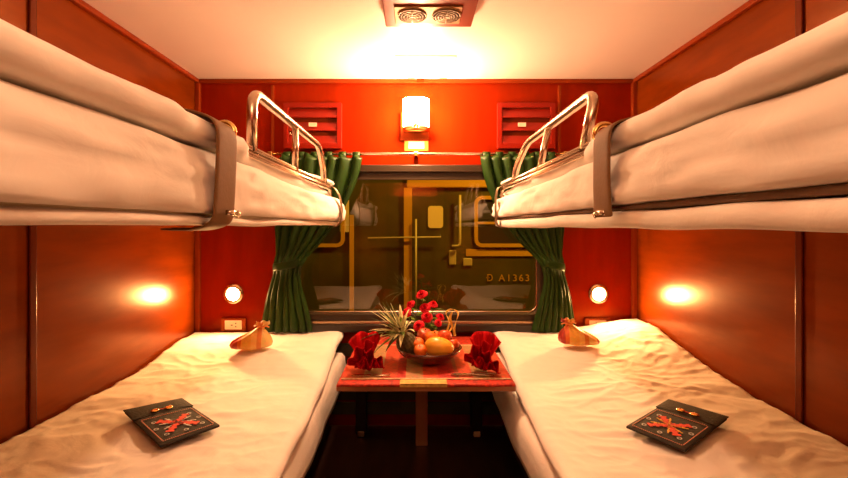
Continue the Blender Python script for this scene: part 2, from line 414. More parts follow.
# ---------------------------------------------------------------- lower beds
def slab(name, m, s, y0, y1, ny, sect, wob, mods=(), seg_scale=1):
    """closed soft slab: sect(y) -> closed loop of (x,z) for the +x side; wob(x,y,z)->offset vector"""
    bm = bmesh.new(); L = []
    for j in range(ny+1):
        t = j/ny; y = y0+(y1-y0)*t
        e = min(t, 1-t)*(y1-y0); k = 1
        R_ = .022
        if e < R_: k = math.sqrt(max(0, 1-((R_-e)/R_)**2))
        lp = sect(y); zc = sum(p[1] for p in lp)/len(lp)
        row = []
        for x, z in lp:
            z = zc+(z-zc)*(.35+.65*k)
            p = Vector((x, y, z))+Vector(wob(x, y, z)); row.append(Vector((s*p.x, p.y, p.z)))
        L.append(row)
    rings(bm, L)
    return link(name, bm, m, mods=mods)
COUNTS = {}
def dens(pts, step):
    out = []; key = (len(pts), step, len(bpy.data.objects))   # the same counts for every section of one slab
    if key not in COUNTS: COUNTS[key] = [max(1, int((Vector(pts[(i+1) % len(pts)])-Vector(pts[i])).length/step)) for i in range(len(pts))]
    for i in range(len(pts)):
        a = Vector(pts[i]); b = Vector(pts[(i+1) % len(pts)]); k = COUNTS[key][i]
        for q in range(k): out.append(tuple(a+(b-a)*q/k))
    return out
def wrinkle(x, y, sd):
    wx = x+.10*nz(x*3+sd, y*3, 1.3); wy = y+.10*nz(x*3, y*3+sd, 5.1)
    a = nz(wx*4+sd, wy*9, .3); b = 1-abs(nz(wx*7, wy*11+sd, 2.2))*2; c = nz(wx*22, wy*26, sd)
    d_ = max(0, 1-abs(nz(wx*9+wy*5, wy*15-wx*7, sd+3))*4.5); e_ = max(0, 1-abs(nz(wx*18-wy*6, wy*20, sd+6))*4)
    m_ = .5+.5*nz(x*3, y*3, sd+9)
    return .45*a+.40*max(0, b-.35)+.14*c+.32*d_*m_+.10*e_*m_
def bed(s):
    side = 'left' if s < 0 else 'right'; sd = 3.3 if s < 0 else 9.1
    t = empty('lower_bunk', (s*.8, 1.3, 0), 'dark wooden bench base of the %s lower berth' % side, 'bunk', 'bench bases of the lower berths')
    bm = bmesh.new(); box(bm, *sorted((s*.40, s*1.195)), .3, 2.27, .235, .265); rebase(t, link('bed_board', bm, trimd, None, False, [BEV(.004)]))
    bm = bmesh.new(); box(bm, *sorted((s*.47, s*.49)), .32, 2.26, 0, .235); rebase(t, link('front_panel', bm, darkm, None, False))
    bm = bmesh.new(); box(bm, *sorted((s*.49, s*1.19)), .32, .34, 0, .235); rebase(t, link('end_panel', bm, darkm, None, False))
    # mattress wrapped in its sheet
    def sm(y):
        b = .005*nz(y*2, sd)
        return dens([(1.18, .268), (.40, .268), (.362+b, .272), (.362+b*.6, .34), (.372, .395), (.390, .412), (.45, .418), (1.18, .418)], .022)
    def wm(x, y, z):
        a = 0
        if x < .5:
            a = .003*math.sin((y*14)+(z*9)+2*nz(y*3, z*4, sd))+.004*nz(y*9, z*6, sd+4)
            if y > 1.6: a += .012*ss(1.6, 1.95, y)
        return (a, 0, .006*nz(x*6, y*6, sd) if z > .4 else 0)
    o = slab('mattress', linen2, s, .31, 2.26, 150, sm, wm)
    tag(o, 'sheeted mattress showing along the aisle edge of the %s lower berth' % side, 'mattress', 'lower mattresses')
    ed = (lambda y: .348+.042*ss(1.0, 2.28, y)) if s < 0 else (lambda y: .365+.050*ss(1.0, 2.28, y))
    def zt(x, y):
        u = ss(ed(y), 1.19, x)
        if s < 0: h = .468+.052*ss(1.75, 2.15, y)
        else: h = .472+.048*ss(1.7, 2.15, y)+u**2.2*(.012+.060*ss(1.25, 2.1, y))
        h -= 0
        h += .010*math.exp(-((x-ed(y)-.05)/.08)**2)
        return h
    def sec(y):
        e = ed(y); top = []; N = 84
        for i in range(N+1):
            x = 1.188+(e+.025-1.188)*i/N; top.append((x, zt(x, y)))
        z = top[-1][1]
        top += [(e+.010, z-.006), (e+.001, z-.018), (e, z-.032), (e+.008, z-.045), (e+.022, z-.050)]
        for i in range(1, 20):
            x = e+.022+(1.188-e-.022)*i/19; top.append((x, zt(x, y)-.045))
        return top
    def wd(x, y, z):
        if z < zt(x, y)-.035: return (0, 0, 0)
        e = ed(y); k = .4+.6*ss(e, e+.25, x)
        if s < 0: k *= 1-.35*ss(1.9, 2.1, y)
        w = wrinkle(x, y, sd)*.017*k
        ex = .008*nz(y*6, sd, 2)*(1-ss(e, e+.1, x))
        return (ex, 0, w-.004)
    o = slab('duvet', linen, s, .32, 2.275, 250, sec, wd)
    tag(o, 'rumpled white duvet spread over the %s lower berth' % side, 'duvet', 'lower duvets')
bed(-1); bed(1)
# pillow corner poking out under the left duvet next to the table
def pillow(name, c, r, rot, label, group=None, sd=0):
    def f(p):
        x, y = p.x, p.y; m = max(abs(x), abs(y), 1e-5); l = math.hypot(x, y)
        k = (l/m)**.75 if l > 1e-4 else 1
        q = Vector((x*k, y*k, p.z*(1-.35*(max(abs(x*k), abs(y*k)))**4)))
        q *= 1+.05*nz(q.x*4+sd, q.y*4, q.z*4)
        return q
    bm = bmesh.new(); ball(bm, (0, 0, 0), r, None, 48, 20, f=f)
    o = link(name, bm, linen2); o.location = c; o.rotation_euler = rot
    return tag(o, label, 'pillow', group)

# ---------------------------------------------------------------- upper berths
def upper(s):
    side = 'left' if s < 0 else 'right'; sd = 1.7 if s < 0 else 6.2
    t = empty('upper_berth', (s*.8, 1.25, 1.12), 'fold-down upper berth with a bent metal guard rail on the %s wall' % side, 'bunk', 'upper berths')
    bm = bmesh.new(); box(bm, *sorted((s*.43, s*1.195)), .32, 2.16, 1.094, 1.12); rebase(t, link('base_board', bm, board, None, False, [BEV(.008, 3)]))
    X = s*.418; lean = .0 if s < 0 else .03
    y0, y1 = (.95, 2.03)
    ra, rm, rb, ztop = (1.07, 1.456, 1.90, 1.435) if s < 0 else (1.045, 1.42, 1.78, 1.425)
    # flat double side bar, turned down at the far end and under the mattress
    bm = bmesh.new()
    for dz in (0, -.016):
        tube(bm, corner_path([(X, y0-.02, 1.286+dz), (X, y1+dz*.4, 1.286+dz), (X, y1+.02, 1.262+dz), (X+s*.0, y1+.02, 1.20)], .02), .0075, 10)
    rebase(t, link('side_bar', bm, chrome))
    bm = bmesh.new()
    bp = corner_path([(abs(X)+.004, 1.285), (.392, 1.275), (.368, 1.235), (.358, 1.18), (.362, 1.11), (.385, 1.086), (.46, 1.084)] if s < 0 else [(abs(X)+.004, 1.285), (.395, 1.275), (.386, 1.235), (.384, 1.18), (.388, 1.10), (.41, 1.080), (.46, 1.080)], .02)
    rings(bm, [[Vector((s*(p.x+dx), y1-.01+dy, p.y)) for dx, dy in ((-.004, -.020), (-.004, .020), (0, .020), (0, -.020))] for p in bp])
    rebase(t, link('end_bracket', bm, chromed))
    bm = bmesh.new(); l = s*lean
    tube(bm, corner_path([(X, ra+.0, 1.28), (X+l, ra, ztop), (X+l, rb-.09, ztop), (X+l*.3, rb, 1.34), (X, rb+.01, 1.28)], .055, 8), .0135, 14)
    rebase(t, link('guard_rail', bm, chrome))
    bm = bmesh.new(); tube(bm, [(X, rm, 1.28), (X+l, rm+.0, ztop)], .0115, 12); rebase(t, link('rail_post', bm, chrome))
    # webbing strap round the berth
    bm = bmesh.new(); yc = .85 if s < 0 else .872; hw = .052 if s < 0 else .045
    pts = corner_path([(.60, 1.318), (.44, 1.316), (.382, 1.296), (.382, 1.20), (.388, 1.098), (.43, 1.083), (.50, 1.084)] if s < 0 else [(.52, 1.312), (.44, 1.310), (.384, 1.292), (.383, 1.20), (.388, 1.125), (.390, 1.108)], .035, 6)
    L = []
    for i, p in enumerate(pts):
        x, z = p.x, p.y
        k = i/len(pts); L.append([Vector((s*x, yc+u*hw*(1-.12*math.sin(k*PI))+.004*math.sin(k*9), z)) for u in (-1, -.5, 0, .5, 1)])
    # vary thickness a little
    rings(bm, L, cap=False, closed=False)
    so = rebase(t, link('strap', bm, strapm, mods=[SOL(.006), SUB(1)]))
    bm = bmesh.new(); tube(bm, [(s*(.415+.022*math.cos(a)), yc+hw+.006, 1.292+.022*math.sin(a)) for a in [i*2*PI/20 for i in range(21)]], .006, 8)
    k = link('strap_ring', bm, brass); k.parent = so
    bm = bmesh.new(); zc = 1.122; hx = 0 if s < 0 else .0125
    box(bm, *sorted((s*(.368+hx), s*(.380+hx))), yc-.012, yc+.022, zc-.010, zc); tube(bm, smoothpath([(s*(.372+hx), yc+.018, zc-.004), (s*(.369+hx), yc+.030, zc-.007), (s*(.372+hx), yc+.027, zc-.015)]), .0025)
    k = link('strap_hook', bm, chrome); k.parent = so
    # valance sheet hanging to the board edge
    zl, zt_, zm = (1.092, 1.110, 1.114) if s < 0 else (1.085, 1.119, 1.133); bf = 1 if s < 0 else .15
    def sv(y):
        b = .02*ss(1.7, 2.1, y)*bf
        return dens([(.429, zl+.002), (.415-b, zl), (.408-b, zl+.004), (.408-b, zt_-.004), (.416-b, zt_), (.429, zt_+.001), (.45, 1.1235), (1.185, 1.1235), (1.185, 1.1215), (.46, 1.1215), (.429, 1.112)], .012)
    o = slab('bottom_sheet', linen2, s, .33, 2.15, 120, sv, lambda x, y, z: (.003*nz(y*12, z*9, sd) if x < .44 else 0, 0, .004*nz(y*5, x*4, sd) if x < .44 else 0))
    tag(o, 'flat sheet folded under the %s upper berth mattress' % side, 'sheet', 'upper bottom sheets')
    def sm(y):
        b = .030*ss(1.6, 2.12, y)*bf; tp = 1.242-.012*ss(1.0, 1.5, y)
        return dens([(1.185, max(zm, 1.126)), (.45-b, max(zm, 1.124)), (.414-b, zm), (.404-b*1.1, zm+.008), (.403-b*1.2, 1.16), (.405-b, 1.20), (.410-b*.8, tp-.010), (.425-b*.6, tp-.001), (.46-b*.5, tp), (1.185, tp)], .013)
    def wm(x, y, z):
        if x > .5: return (0, 0, .0)
        far = ss(.9, 1.4, y)
        g = 1-abs(nz(y*2.2+z*7, z*30+y*2.5*(1), sd))*2
        a = .008*nz(y*2.1, z*9+y*.5, sd)+.009*max(0, g-.1)+.0045*nz(y*9, z*55+y*3, 4)+.005*max(0, 1-abs(nz(y*4+z*20, z*40, sd+8))*5)
        return (-a, 0, .003*nz(y*7, x*9, sd))
    if s > 0:
        o = slab('blanket', mat('brown_blanket', (.16, .09, .05), .9, bump=.3, bscale=40), s, .34, 2.12, 60, lambda y: dens([(1.18, 1.1245), (.413, 1.121), (.410, 1.125), (.413, 1.131), (1.18, 1.1325)], .03), lambda x, y, z: (.003*nz(y*14, z*60, 2) if x < .45 else 0, 0, 0))
        tag(o, 'thin brown blanket edge showing under the right upper mattress', 'blanket')
    pillow('pillow', (s*(.60 if s < 0 else .615), 2.03, 1.312), (.195, .115, .036), (0, R(s*-3), R(s*4)), 'white pillow at the window end of the %s upper berth' % side, 'upper pillows', sd)
    mt = link_m = slab('mattress', linen, s, .33, 2.17, 170, sm, wm)
    tag(mt, 'thick white mattress in a creased sheet on the %s upper berth' % side, 'mattress', 'upper mattresses')
    def sdv(y):
        k = .006*nz(y*5, sd, 3); e = .396+.034*ss(.95, 1.10, y)+k
        top = 1.300-.022*ss(.9, 1.2, y)-.012*ss(1.6, 2.1, y); lo = 1.247-.012*ss(1.0, 1.5, y)
        h = top-lo
        pts = [(1.185, lo+.001), (e+.04, lo+.001), (e+.012, lo+h*.02), (e+.001, lo+h*.22), (e-.003, lo+h*.5), (e+.006, lo+h*.8), (e+.03, top), (e+.07, top+.004), (1.185, top)]
        return dens(pts, .018)
    def wdv(x, y, z):
        w = .009*nz(y*7, z*9, sd)+.004*nz(y*16, z*30, sd)+(.009*nz(x*9, y*13, sd+1) if z > 1.27 else 0)
        return (w if x < .5 else 0, 0, abs(w)*.8 if z > 1.27 else 0)
    o = slab('duvet', linen, s, .34, 2.10, 170, sdv, wdv)
    tag(o, 'white duvet with a thick rolled edge on the %s upper berth' % side, 'duvet', 'upper duvets')
upper(-1); upper(1)

# ---------------------------------------------------------------- table
TZ = .50; TX0, TX1, TY0, TY1 = -.297, .372, 1.56, 2.24
t = empty('side_table', (.037, 1.9, 0), 'small wooden wall table between the two lower berths', 'table')
bm = bmesh.new(); box(bm, TX0, TX1, TY0, TY1, TZ-.026, TZ); rebase(t, link('tabletop', bm, tablem, None, False, [BEV(.004)]))
for x in (-.285, .315):
    bm = bmesh.new(); box(bm, x-.028, x+.028, 2.17, 2.22, .012, TZ-.026); l = rebase(t, link('leg', bm, darkm, None, False, [BEV(.004)]))
    bm = bmesh.new(); box(bm, x-.018, x+.018, 2.165, 2.21, 0, .03); k = link('foot', bm, chromed if x < 0 else plastic, None, False, [BEV(.006)]); k.parent = l; 
bm = bmesh.new(); box(bm, -.002, .058, 2.08, 2.13, 0, TZ-.026); l = rebase(t, link('leg', bm, tablem, None, False, [BEV(.004)])); l['label'] = 'brown centre leg'
bm = bmesh.new()
vv = [(.058, TZ-.027), (.17, TZ-.027), (.058, TZ-.10)]
rings(bm, [[Vector((x, y, z)) for x, z in vv] for y in (2.09, 2.12)]); rebase(t, link('brace', bm, tablem, None, False))
# cloth
bm = bmesh.new(); N = 40; g = []
path = [(2.22, TZ+.004), (1.9, TZ+.004), (1.572, TZ+.004), (1.5575, TZ+.003), (1.5555, TZ+.001), (1.555, TZ-.005)]
path = [(path[i][0], path[i][1]) for i in range(len(path))]
for i in range(N+1):
    x = TX0+.004+(TX1-TX0-.008)*i/N
    g.append([Vector((x, y+(.0015*math.sin(x*40) if z < TZ else 0), z)) for y, z in path])
rings(bm, g, cap=False, closed=False)
clo = link('tablecloth', bm, redcloth, mods=[SOL(.003)]); tag(clo, 'orange-red brocade cloth covering the wall table', 'tablecloth')
TAN = (.46, .24, .09); RED = (.50, .012, .004); ORG = (.60, .06, .010); BR = (.36, .06, .02); YEL = (.72, .46, .12)
stops = [(-.30, ORG), (-.245, ORG), (-.205, TAN), (-.135, ORG), (-.075, RED), (-.04, TAN), (.025, ORG), (.085, RED), (.15, BR), (.165, ORG), (.22, TAN), (.285, ORG), (.36, ORG)]
runm = ramp_mat('patchwork', 0, stops, .55)
t = empty('table_runner', (0, 0, TZ), 'patchwork runner of tan and orange squares laid across the red cloth', 'table runner')
bm = bmesh.new(); box(bm, TX0+.012, TX1-.012, 1.60, 2.045, .006, .009); link('patchwork', bm, runm, t, False)
bm = bmesh.new()
for y in (1.598, 2.047):
    bm = bmesh.new(); box(bm, TX0+.012, TX1-.012, y-.004, y+.004, .006, .0105)
    link('edging', bm, mat('pale_braid', (.7, .52, .32), .4, var=.4, vscale=80), t, False)
bm = bmesh.new(); box(bm, -.06, .115, 1.5475, 1.598, .006, .008); box(bm, -.06, .115, 1.5475, 1.549, -.004, .008); link('tassel_strip', bm, mat('yellow_patch', (.70, .42, .10), .6, var=.3, vscale=60), t, False)

# cutlery
def knife(loc, rz, L, label):
    t = empty('table_knife', loc, label, 'knife', rz=rz)
    bm = bmesh.new(); tube(bm, [(0, 0, 0), (L*.45, 0, .001)], lambda k: .0055-.002*k, 10, flat=.6); link('handle', bm, chrome, t)
    bm = bmesh.new(); pts = [(L*.45, -.003), (L*.52, -.010), (L*.9, -.011), (L, -.002), (L*.96, .005), (L*.5, .004)]
    rings(bm, [[Vector((x, y, z)) for x, y in pts] for z in (-.0006, .0014)]); link('blade', bm, chrome, t, False)
def fork(loc, rz, L, label):
    t = empty('table_fork', loc, label, 'fork', rz=rz)
    bm = bmesh.new(); tube(bm, smoothpath([(0, 0, 0), (L*.35, 0, .003), (L*.7, 0, 0.001)]), lambda k: .005-.002*k, 10, flat=.6); link('handle', bm, chrome, t)
    bm = bmesh.new(); box(bm, L*.69, L*.78, -.009, .009, -.001, .001)
    for k in range(4): box(bm, L*.77, L, -.009+k*.0053, -.007+k*.0053+.0008, -.001, .001)
    link('tines', bm, chrome, t, False)
knife((.300, 1.618, TZ+.0145), R(176), .17, 'silver knife lying at the front right of the table')
fork((.315, 1.638, TZ+.0145), R(183), .17, 'silver fork lying beside the knife in front of the right napkin')
knife((-.10, 1.618, TZ+.0145), R(181), .15, 'silver knife lying at the front left of the table')

# napkins
def napkin(loc, rz, label, sd, lean):
    t = bpy.data.objects.new('napkin', None)
    bm = bmesh.new()
    def fan(M, r, a0, a1, pl, tw):
        NA, NR = pl*6, 8; L = []
        for i in range(NA+1):
            u = i/NA; a = R(a0+(a1-a0)*u); row = []
            for j in range(NR+1):
                k = j/NR; rr = .010+r*k*(1+.10*nz(u*4+sd, k, 2))
                d = math.sin(u*pl*2*PI)*.016*(.25+k)+.018*tw*k*k+.006*nz(u*5, k*4, sd)
                row.append(M @ Vector((rr*math.sin(a), d, rr*math.cos(a))))
            L.append(row)
        rings(bm, L, cap=False, closed=False)
    for k, (dx, dy, rx, ry, rzz, r, a0, a1, pl, tw) in enumerate([
            (0, .02, -12, lean, 0, .135, -42, 40, 3, 1), (-.012, 0, 14, lean*.6-8, 25, .115, -60, 28, 3, -1.2),
            (.018, -.004, 24, lean+14, -22, .10, -30, 62, 3, -1.5), (0, -.02, 48, lean, 8, .085, -50, 50, 3, -1),
            (.0, -.01, 66, lean*.4, -30, .070, -70, 60, 2, 1)]):
        M = Matrix.Translation((dx, dy, .004)) @ Matrix.Rotation(R(rzz), 4, 'Z') @ Matrix.Rotation(R(rx), 4, 'X') @ Matrix.Rotation(R(ry), 4, 'Y')
        fan(M, r, a0, a1, pl, tw)
    zmin = min(v.co.z for v in bm.verts)
    for v in bm.verts: v.co.z = max(v.co.z, 0.002)
    o = link('napkin', bm, napk, mods=[SOL(.003)], recalc=False); o.location = loc; o.rotation_euler = (0, 0, rz); o.scale = (.70, .8, 1.0)
    bpy.data.objects.remove(t)
    tag(o, label, 'napkin', 'folded red napkins')
napkin((-.200, 1.70, TZ+.010), R(8), 'red cloth napkin folded into a fan left of the fruit bowl', 1.1, -4)
napkin((.272, 1.70, TZ+.010), R(-14), 'red cloth napkin folded into a fan right of the fruit bowl', 7.7, 4)

# fruit bowl
BX, BYY = .058, 1.80
bm = bmesh.new()
lathe(bm, [(.001, .004), (.05, .004), (.055, 0), (.062, .003), (.10, .025), (.128, .05), (.138, .064), (.134, .066), (.124, .053), (.095, .030), (.05, .012), (.001, .010)], (BX, BYY, TZ+.009), 48)
o = link('fruit_bowl', bm, lacq); tag(o, 'dark lacquered bowl full of fruit in the middle of the table', 'bowl')
def fruit(name, c, r, m, label, cat, group, rot=(0, 0, 0), f=None, stem=True):
    t = empty(name, c, label, cat, group); 
    M = (Matrix.Rotation(rot[2], 4, 'Z') @ Matrix.Rotation(rot[1], 4, 'Y') @ Matrix.Rotation(rot[0], 4, 'X'))
    bm = bmesh.new(); ball(bm, (0, 0, 0), r, M, 24, 16, f=f); link('flesh', bm, m, t)
    if stem:
        bm = bmesh.new(); tube(bm, [M @ Vector((0, 0, r[2]*.90)), M @ Vector((.001, 0, r[2]*1.02+.003))], .0022, 8); link('stem', bm, mat('stem_brown', (.10, .06, .02), .8), t)
def dimple(p):
    q = p.copy()
    k = max(0, abs(p.z)-.8)*.9
    q.z -= math.copysign(k, p.z); return q
mangom = mat('mango_skin', (.86, .42, .03), .35, coat=.3, coat_r=.2, var=.18, vscale=18, bump=.05, bscale=60)
tangm = mat('tangerine_skin', (.72, .15, .004), .42, bump=.25, bscale=160, var=.15, vscale=20)
applem = mat('apple_skin', (.52, .07, .012), .3, coat=.4, var=.5, vscale=25, stretch=(1, 1, .3))
B0 = TZ+.009
def mg(p):
    q = p.copy(); q.y += .18*p.x*p.x; q.z *= 1-.12*p.x; return q
fruit('mango', (BX+.038, BYY-.070, B0+.082), (.062, .042, .040), mangom, 'large yellow mango at the front of the fruit bowl', 'mango', None, (0, R(6), R(-4)), mg)
fr = [('tangerine', -.040, -.072, .070, .027, 'small tangerine at the front of the bowl, left of the mango'),
      ('tangerine', -.050, -.025, .083, .028, 'tangerine just above the small front one, beside the pineapple'),
      ('tangerine', .010, -.012, .105, .030, 'tangerine resting behind the mango on its left'),
      ('apple', .065, .010, .105, .033, 'rosy apple behind the mango on its right'),
      ('apple', -.020, .035, .105, .033, 'rosy apple in the rear of the bowl under the roses'),
      ('apple', .098, -.032, .083, .026, 'small apple at the right rim of the bowl'),
      ('tangerine', .035, .055, .092, .030, 'tangerine at the rear of the bowl by the ribbon')]
for nm, dx, dy, dz, r, lb in fr:
    fruit(nm, (BX+dx, BYY+dy, B0+dz), (r*1.05, r, r*.92), tangm if nm == 'tangerine' else applem, lb, nm, nm+'s in the bowl', (R(15), R(20), dx*30), dimple)
# pineapple lying in the bowl's left side, crown to the upper left
t = empty('pineapple', (-.035, 1.79, B0+.075), 'pineapple with a spiky cream and green crown leaning over the bowl', 'pineapple')
pm = mat('pineapple_skin', (.10, .075, .02), .6, var=.5, vscale=40)
ax = Vector((-.22, -.05, .40)).normalized(); Q = ax.to_track_quat('Z', 'Y').to_matrix().to_4x4()
def pf_(p):
    a = math.atan2(p.y, p.x); return p*(1+.045*math.cos(a*9+p.z*14)*math.cos(a*9-p.z*14)*(1-abs(p.z)**4))
bm = bmesh.new(); ball(bm, (0, 0, 0), (.046, .046, .058), Q, 72, 48, f=pf_); link('pineapple_body', bm, pm, t)
leafs = [mat('leaf_cream', (.86, .84, .46), .45, var=.2, vscale=30), mat('leaf_green', (.12, .22, .03), .45, var=.3, vscale=30), mat('leaf_dark', (.04, .07, .012), .5)]
bm = bmesh.new(); base = ax*.05
def leaf(bm, b, d, L, w, droop, mi):
    d = d.normalized(); side = d.cross(Vector((0, 0, 1)));
    if side.length < .1: side = Vector((1, 0, 0))
    side.normalize(); up = side.cross(d).normalized()
    NS = 8; Lp = []
    for k in range(NS+1):
        u = k/NS; c = b+d*L*u+Vector((0, 0, -1))*droop*u*u*L+up*0
        ww = w*(1-u)**.7*(.55+.9*min(1, u*3)*.5)+.0004
        Lp.append([c-side*ww, c-up*ww*.18, c+side*ww, c+up*.0012-up*ww*.15])
    rings(bm, Lp, mi=mi)
for i in range(64):
    k = i/64; a = i*2.39996; el = R(8+82*(k**.85))   # elevation from crown base
    loc = Vector((math.cos(a)*math.cos(el), math.sin(a)*math.cos(el), math.sin(el)))
    dirn = (Q @ loc); dirn = dirn.lerp(Vector((-.45, -.05, .45)), .30).normalized()
    L = (.155+.045*math.sin(i*1.7))*(1-.15*k)
    leaf(bm, base+dirn*.006, dirn, L*(1.0 if dirn.y > -.5 else .6), .0155*(1-.3*k), .55*(1-k)*1.1, (0, 0, 1, 0, 0, 2)[i % 6])
link('crown_leaves', bm, leafs, t, recalc=True)

# vase of roses behind the bowl
VC = Vector((.065, 2.00, TZ+.004))
vasem = mat('dark_vase', (.05, .03, .015), .2, coat=.6)
bm = bmesh.new(); lathe(bm, [(.001, .0), (.034, .0), (.045, .03), (.040, .065), (.026, .085), (.032, .098), (.028, .099), (.022, .085), (.036, .062), (.040, .03), (.030, .006), (.001, .006)], VC, 32)
tag(link('vase', bm, vasem), 'small dark vase holding red roses behind the fruit bowl', 'vase')
rosem = [mat('rose_petal', (.62, .005, .02), .6, spec=.15), mat('rose_petal_light', (.75, .04, .06), .6, spec=.15)]
rleaf = mat('rose_leaf', (.22, .40, .04), .45, var=.4, vscale=40); rstem = mat('rose_stem', (.10, .20, .04), .5)
roses = [(422, 293, 2.00, .025, 'topmost red rose standing alone on its stem'), (411, 303, 1.99, .021, 'red rose bud upper left of the vase, below the topmost rose'), (407, 311, 1.96, .023, 'leftmost red rose in the vase beside the pineapple leaves'),
         (425, 306, 1.98, .023, 'red rose in the middle of the bunch, under the topmost rose'), (433, 303, 2.01, .021, 'pinkish red rose right of the middle one'), (427, 315, 1.95, .023, 'low front red rose under the middle of the bunch'),
         (440, 315, 1.99, .018, 'rightmost small red rose next to the yellow ribbon'), (419, 324, 1.92, .022, 'lowest red rose, just above the fruit'), (438, 321, 1.96, .016, 'small half-hidden red rose low on the right')]
for q, (px, py, Y, r, lb) in enumerate(roses):
    r *= .80; c = P(px, py, Y)-Vector((0, 0, .010)); t = empty('rose', VC, lb, 'rose', 'red roses in the vase')
    off = c-VC; bm = bmesh.new()
    tilt = Vector((off.x*1.6, (off.y-.03)*2.5, .15)).normalized().to_track_quat('Z', 'Y').to_matrix().to_4x4()
    for ly in range(4):
        npet = (3, 4, 5, 5)[ly]; R0 = r*(.30, .55, .80, 1.0)[ly]; H = r*(1.15, 1.1, .95, .75)[ly]
        for p in range(npet):
            a0 = 2*PI*p/npet+ly*.7+q; L = []
            for i in range(7):
                u = i/6-.5; a = a0+u*2*PI/npet*1.45; row = []
                for j in range(5):
                    v = j/4; rr = R0*(.25+.75*math.sin(v*PI/2))*(1+.16*v**4*(1+ly*.6))+.0012*(p % 2)
                    z = H*v*(1-.45*abs(u)*2*abs(u))-(.22*r*ly*v**5)+r*.05*(3-ly)
                    row.append(off+(tilt @ Vector((rr*math.cos(a), rr*math.sin(a), z))))
                L.append(row)
            rings(bm, L, cap=False, closed=False, mi=0 if ly < 3 or p % 2 else 1)
    link('petals', bm, rosem, t, mods=[SOL(.0009)], recalc=False)
    bm = bmesh.new(); tube(bm, smoothpath([(off.x*.12, off.y*.12, .03), (off.x*.3, off.y*.3, .10), (off.x*.8, off.y*.8, off.z*.75), tuple(off)]), .0022, 8); link('stem', bm, rstem, t)
    bm = bmesh.new()
    for k in range(5):
        u = .45+.11*k; b = Vector((off.x*.8*u, off.y*.8*u, off.z*u)); a = k*2.1+q
        leaf(bm, b, Vector((math.cos(a), math.sin(a), .35)), .058, .016, .25, 0)
    link('foliage', bm, rleaf, t)
# yellow ribbon on the right of the flowers
bm = bmesh.new()
rb = [P(446, 334, 1.93), P(449, 322, 1.93), P(446, 313, 1.95), P(452, 309, 1.93), P(458, 313, 1.93), P(456, 322, 1.92), P(454, 330, 1.92), P(455, 336, 1.92)]
sp = smoothpath(rb, 8); L = []
for i, p in enumerate(sp):
    a = i*.12; d = Vector((math.cos(a), math.sin(a), .2))*.006; L.append([p-d, p+d])
rings(bm, L, cap=False, closed=False)
sp = smoothpath([P(447, 334, 1.92), P(452, 327, 1.91), P(450, 318, 1.91), P(453, 311, 1.92)], 8); L = []
for i, p in enumerate(sp):
    a = 1+i*.15; d = Vector((math.cos(a), math.sin(a), .2))*.007; L.append([p-d, p+d])
rings(bm, L, cap=False, closed=False)
o = link('ribbon', bm, mat('yellow_ribbon', (.85, .55, .08), .35, sheen=.2), mods=[SOL(.001)], recalc=False); tag(o, 'curled yellow ribbon standing up right of the roses', 'ribbon')

# ---------------------------------------------------------------- gift bags
def bag(loc, rz, flip, label, sc=1):
    t = empty('gift_bag', loc, label, 'bag', 'small tied cloth bags', rz)
    st = [(-.10, (.38, .03, .02)), (-.062, (.62, .13, .02)), (-.045, (.80, .40, .06)), (.0, (.82, .48, .12)), (.025, (.70, .22, .04)), (.045, (.78, .50, .16)), (.09, (.45, .06, .03))]
    m = ramp_mat('bag_silk', 0, st, .35, noise_mix=.05)
    bm = bmesh.new(); L = []; NA = 48
    prof = [(0, .002), (.35, .0), (.75, .004), (.97, .012), (1.0, .024), (.94, .040), (.78, .055), (.55, .070), (.33, .083), (.17, .094), (.13, .100), (.20, .108), (.34, .118)]
    for i, (r, z) in enumerate(prof):
        row = []; k = i/(len(prof)-1)
        for q in range(NA):
            a = 2*PI*q/NA; pl = 1+(.02+.11*max(0, k-.4))*math.sin(a*9+z*20)+.05*nz(math.cos(a)*2, math.sin(a)*2, z*30)
            rx = .088*r*pl; ry = .055*r*pl
            cx = .048*ss(.3, 1, k)*flip; x = rx*math.cos(a)
            # the side away from the neck tapers to a point
            if x*flip < 0: x *= 1.15; ry *= 1-.25*abs(math.cos(a)); zz = z*(1-.35*abs(math.cos(a))*(1-k))
            else: zz = z
            row.append(Vector((x+cx, ry*math.sin(a), zz+.008*k*math.sin(a*5))))
        L.append(row)
    rings(bm, L, cap=False)
    bm.faces.new([v for v in list(bm.verts)[:NA]])
    link('sack', bm, m, t, mods=[SOL(.0015)])
    bm = bmesh.new(); rr = .013
    tube(bm, [(.043*flip+rr*math.cos(a), rr*.8*math.sin(a), .098) for a in [i*PI/9 for i in range(19)]], .003, 8)
    tube(bm, smoothpath([(.043*flip, -.012, .098), (.062*flip, -.02, .105), (.078*flip, -.015, .098)]), .0028, 8)
    tube(bm, smoothpath([(.043*flip, -.012, .098), (.024*flip, -.02, .108), (.010*flip, -.012, .104)]), .0028, 8)
    link('drawstring', bm, mat('orange_cord', (.80, .25, .05), .5), t)
    t.scale = (sc,)*3
bag((-.775, 1.99, .512), R(12), 1, 'orange and yellow tied silk bag on the left lower bed', 1.0)
bag((.765, 1.99, .530), R(-10), -1, 'orange and yellow tied silk bag on the right lower bed', .97)

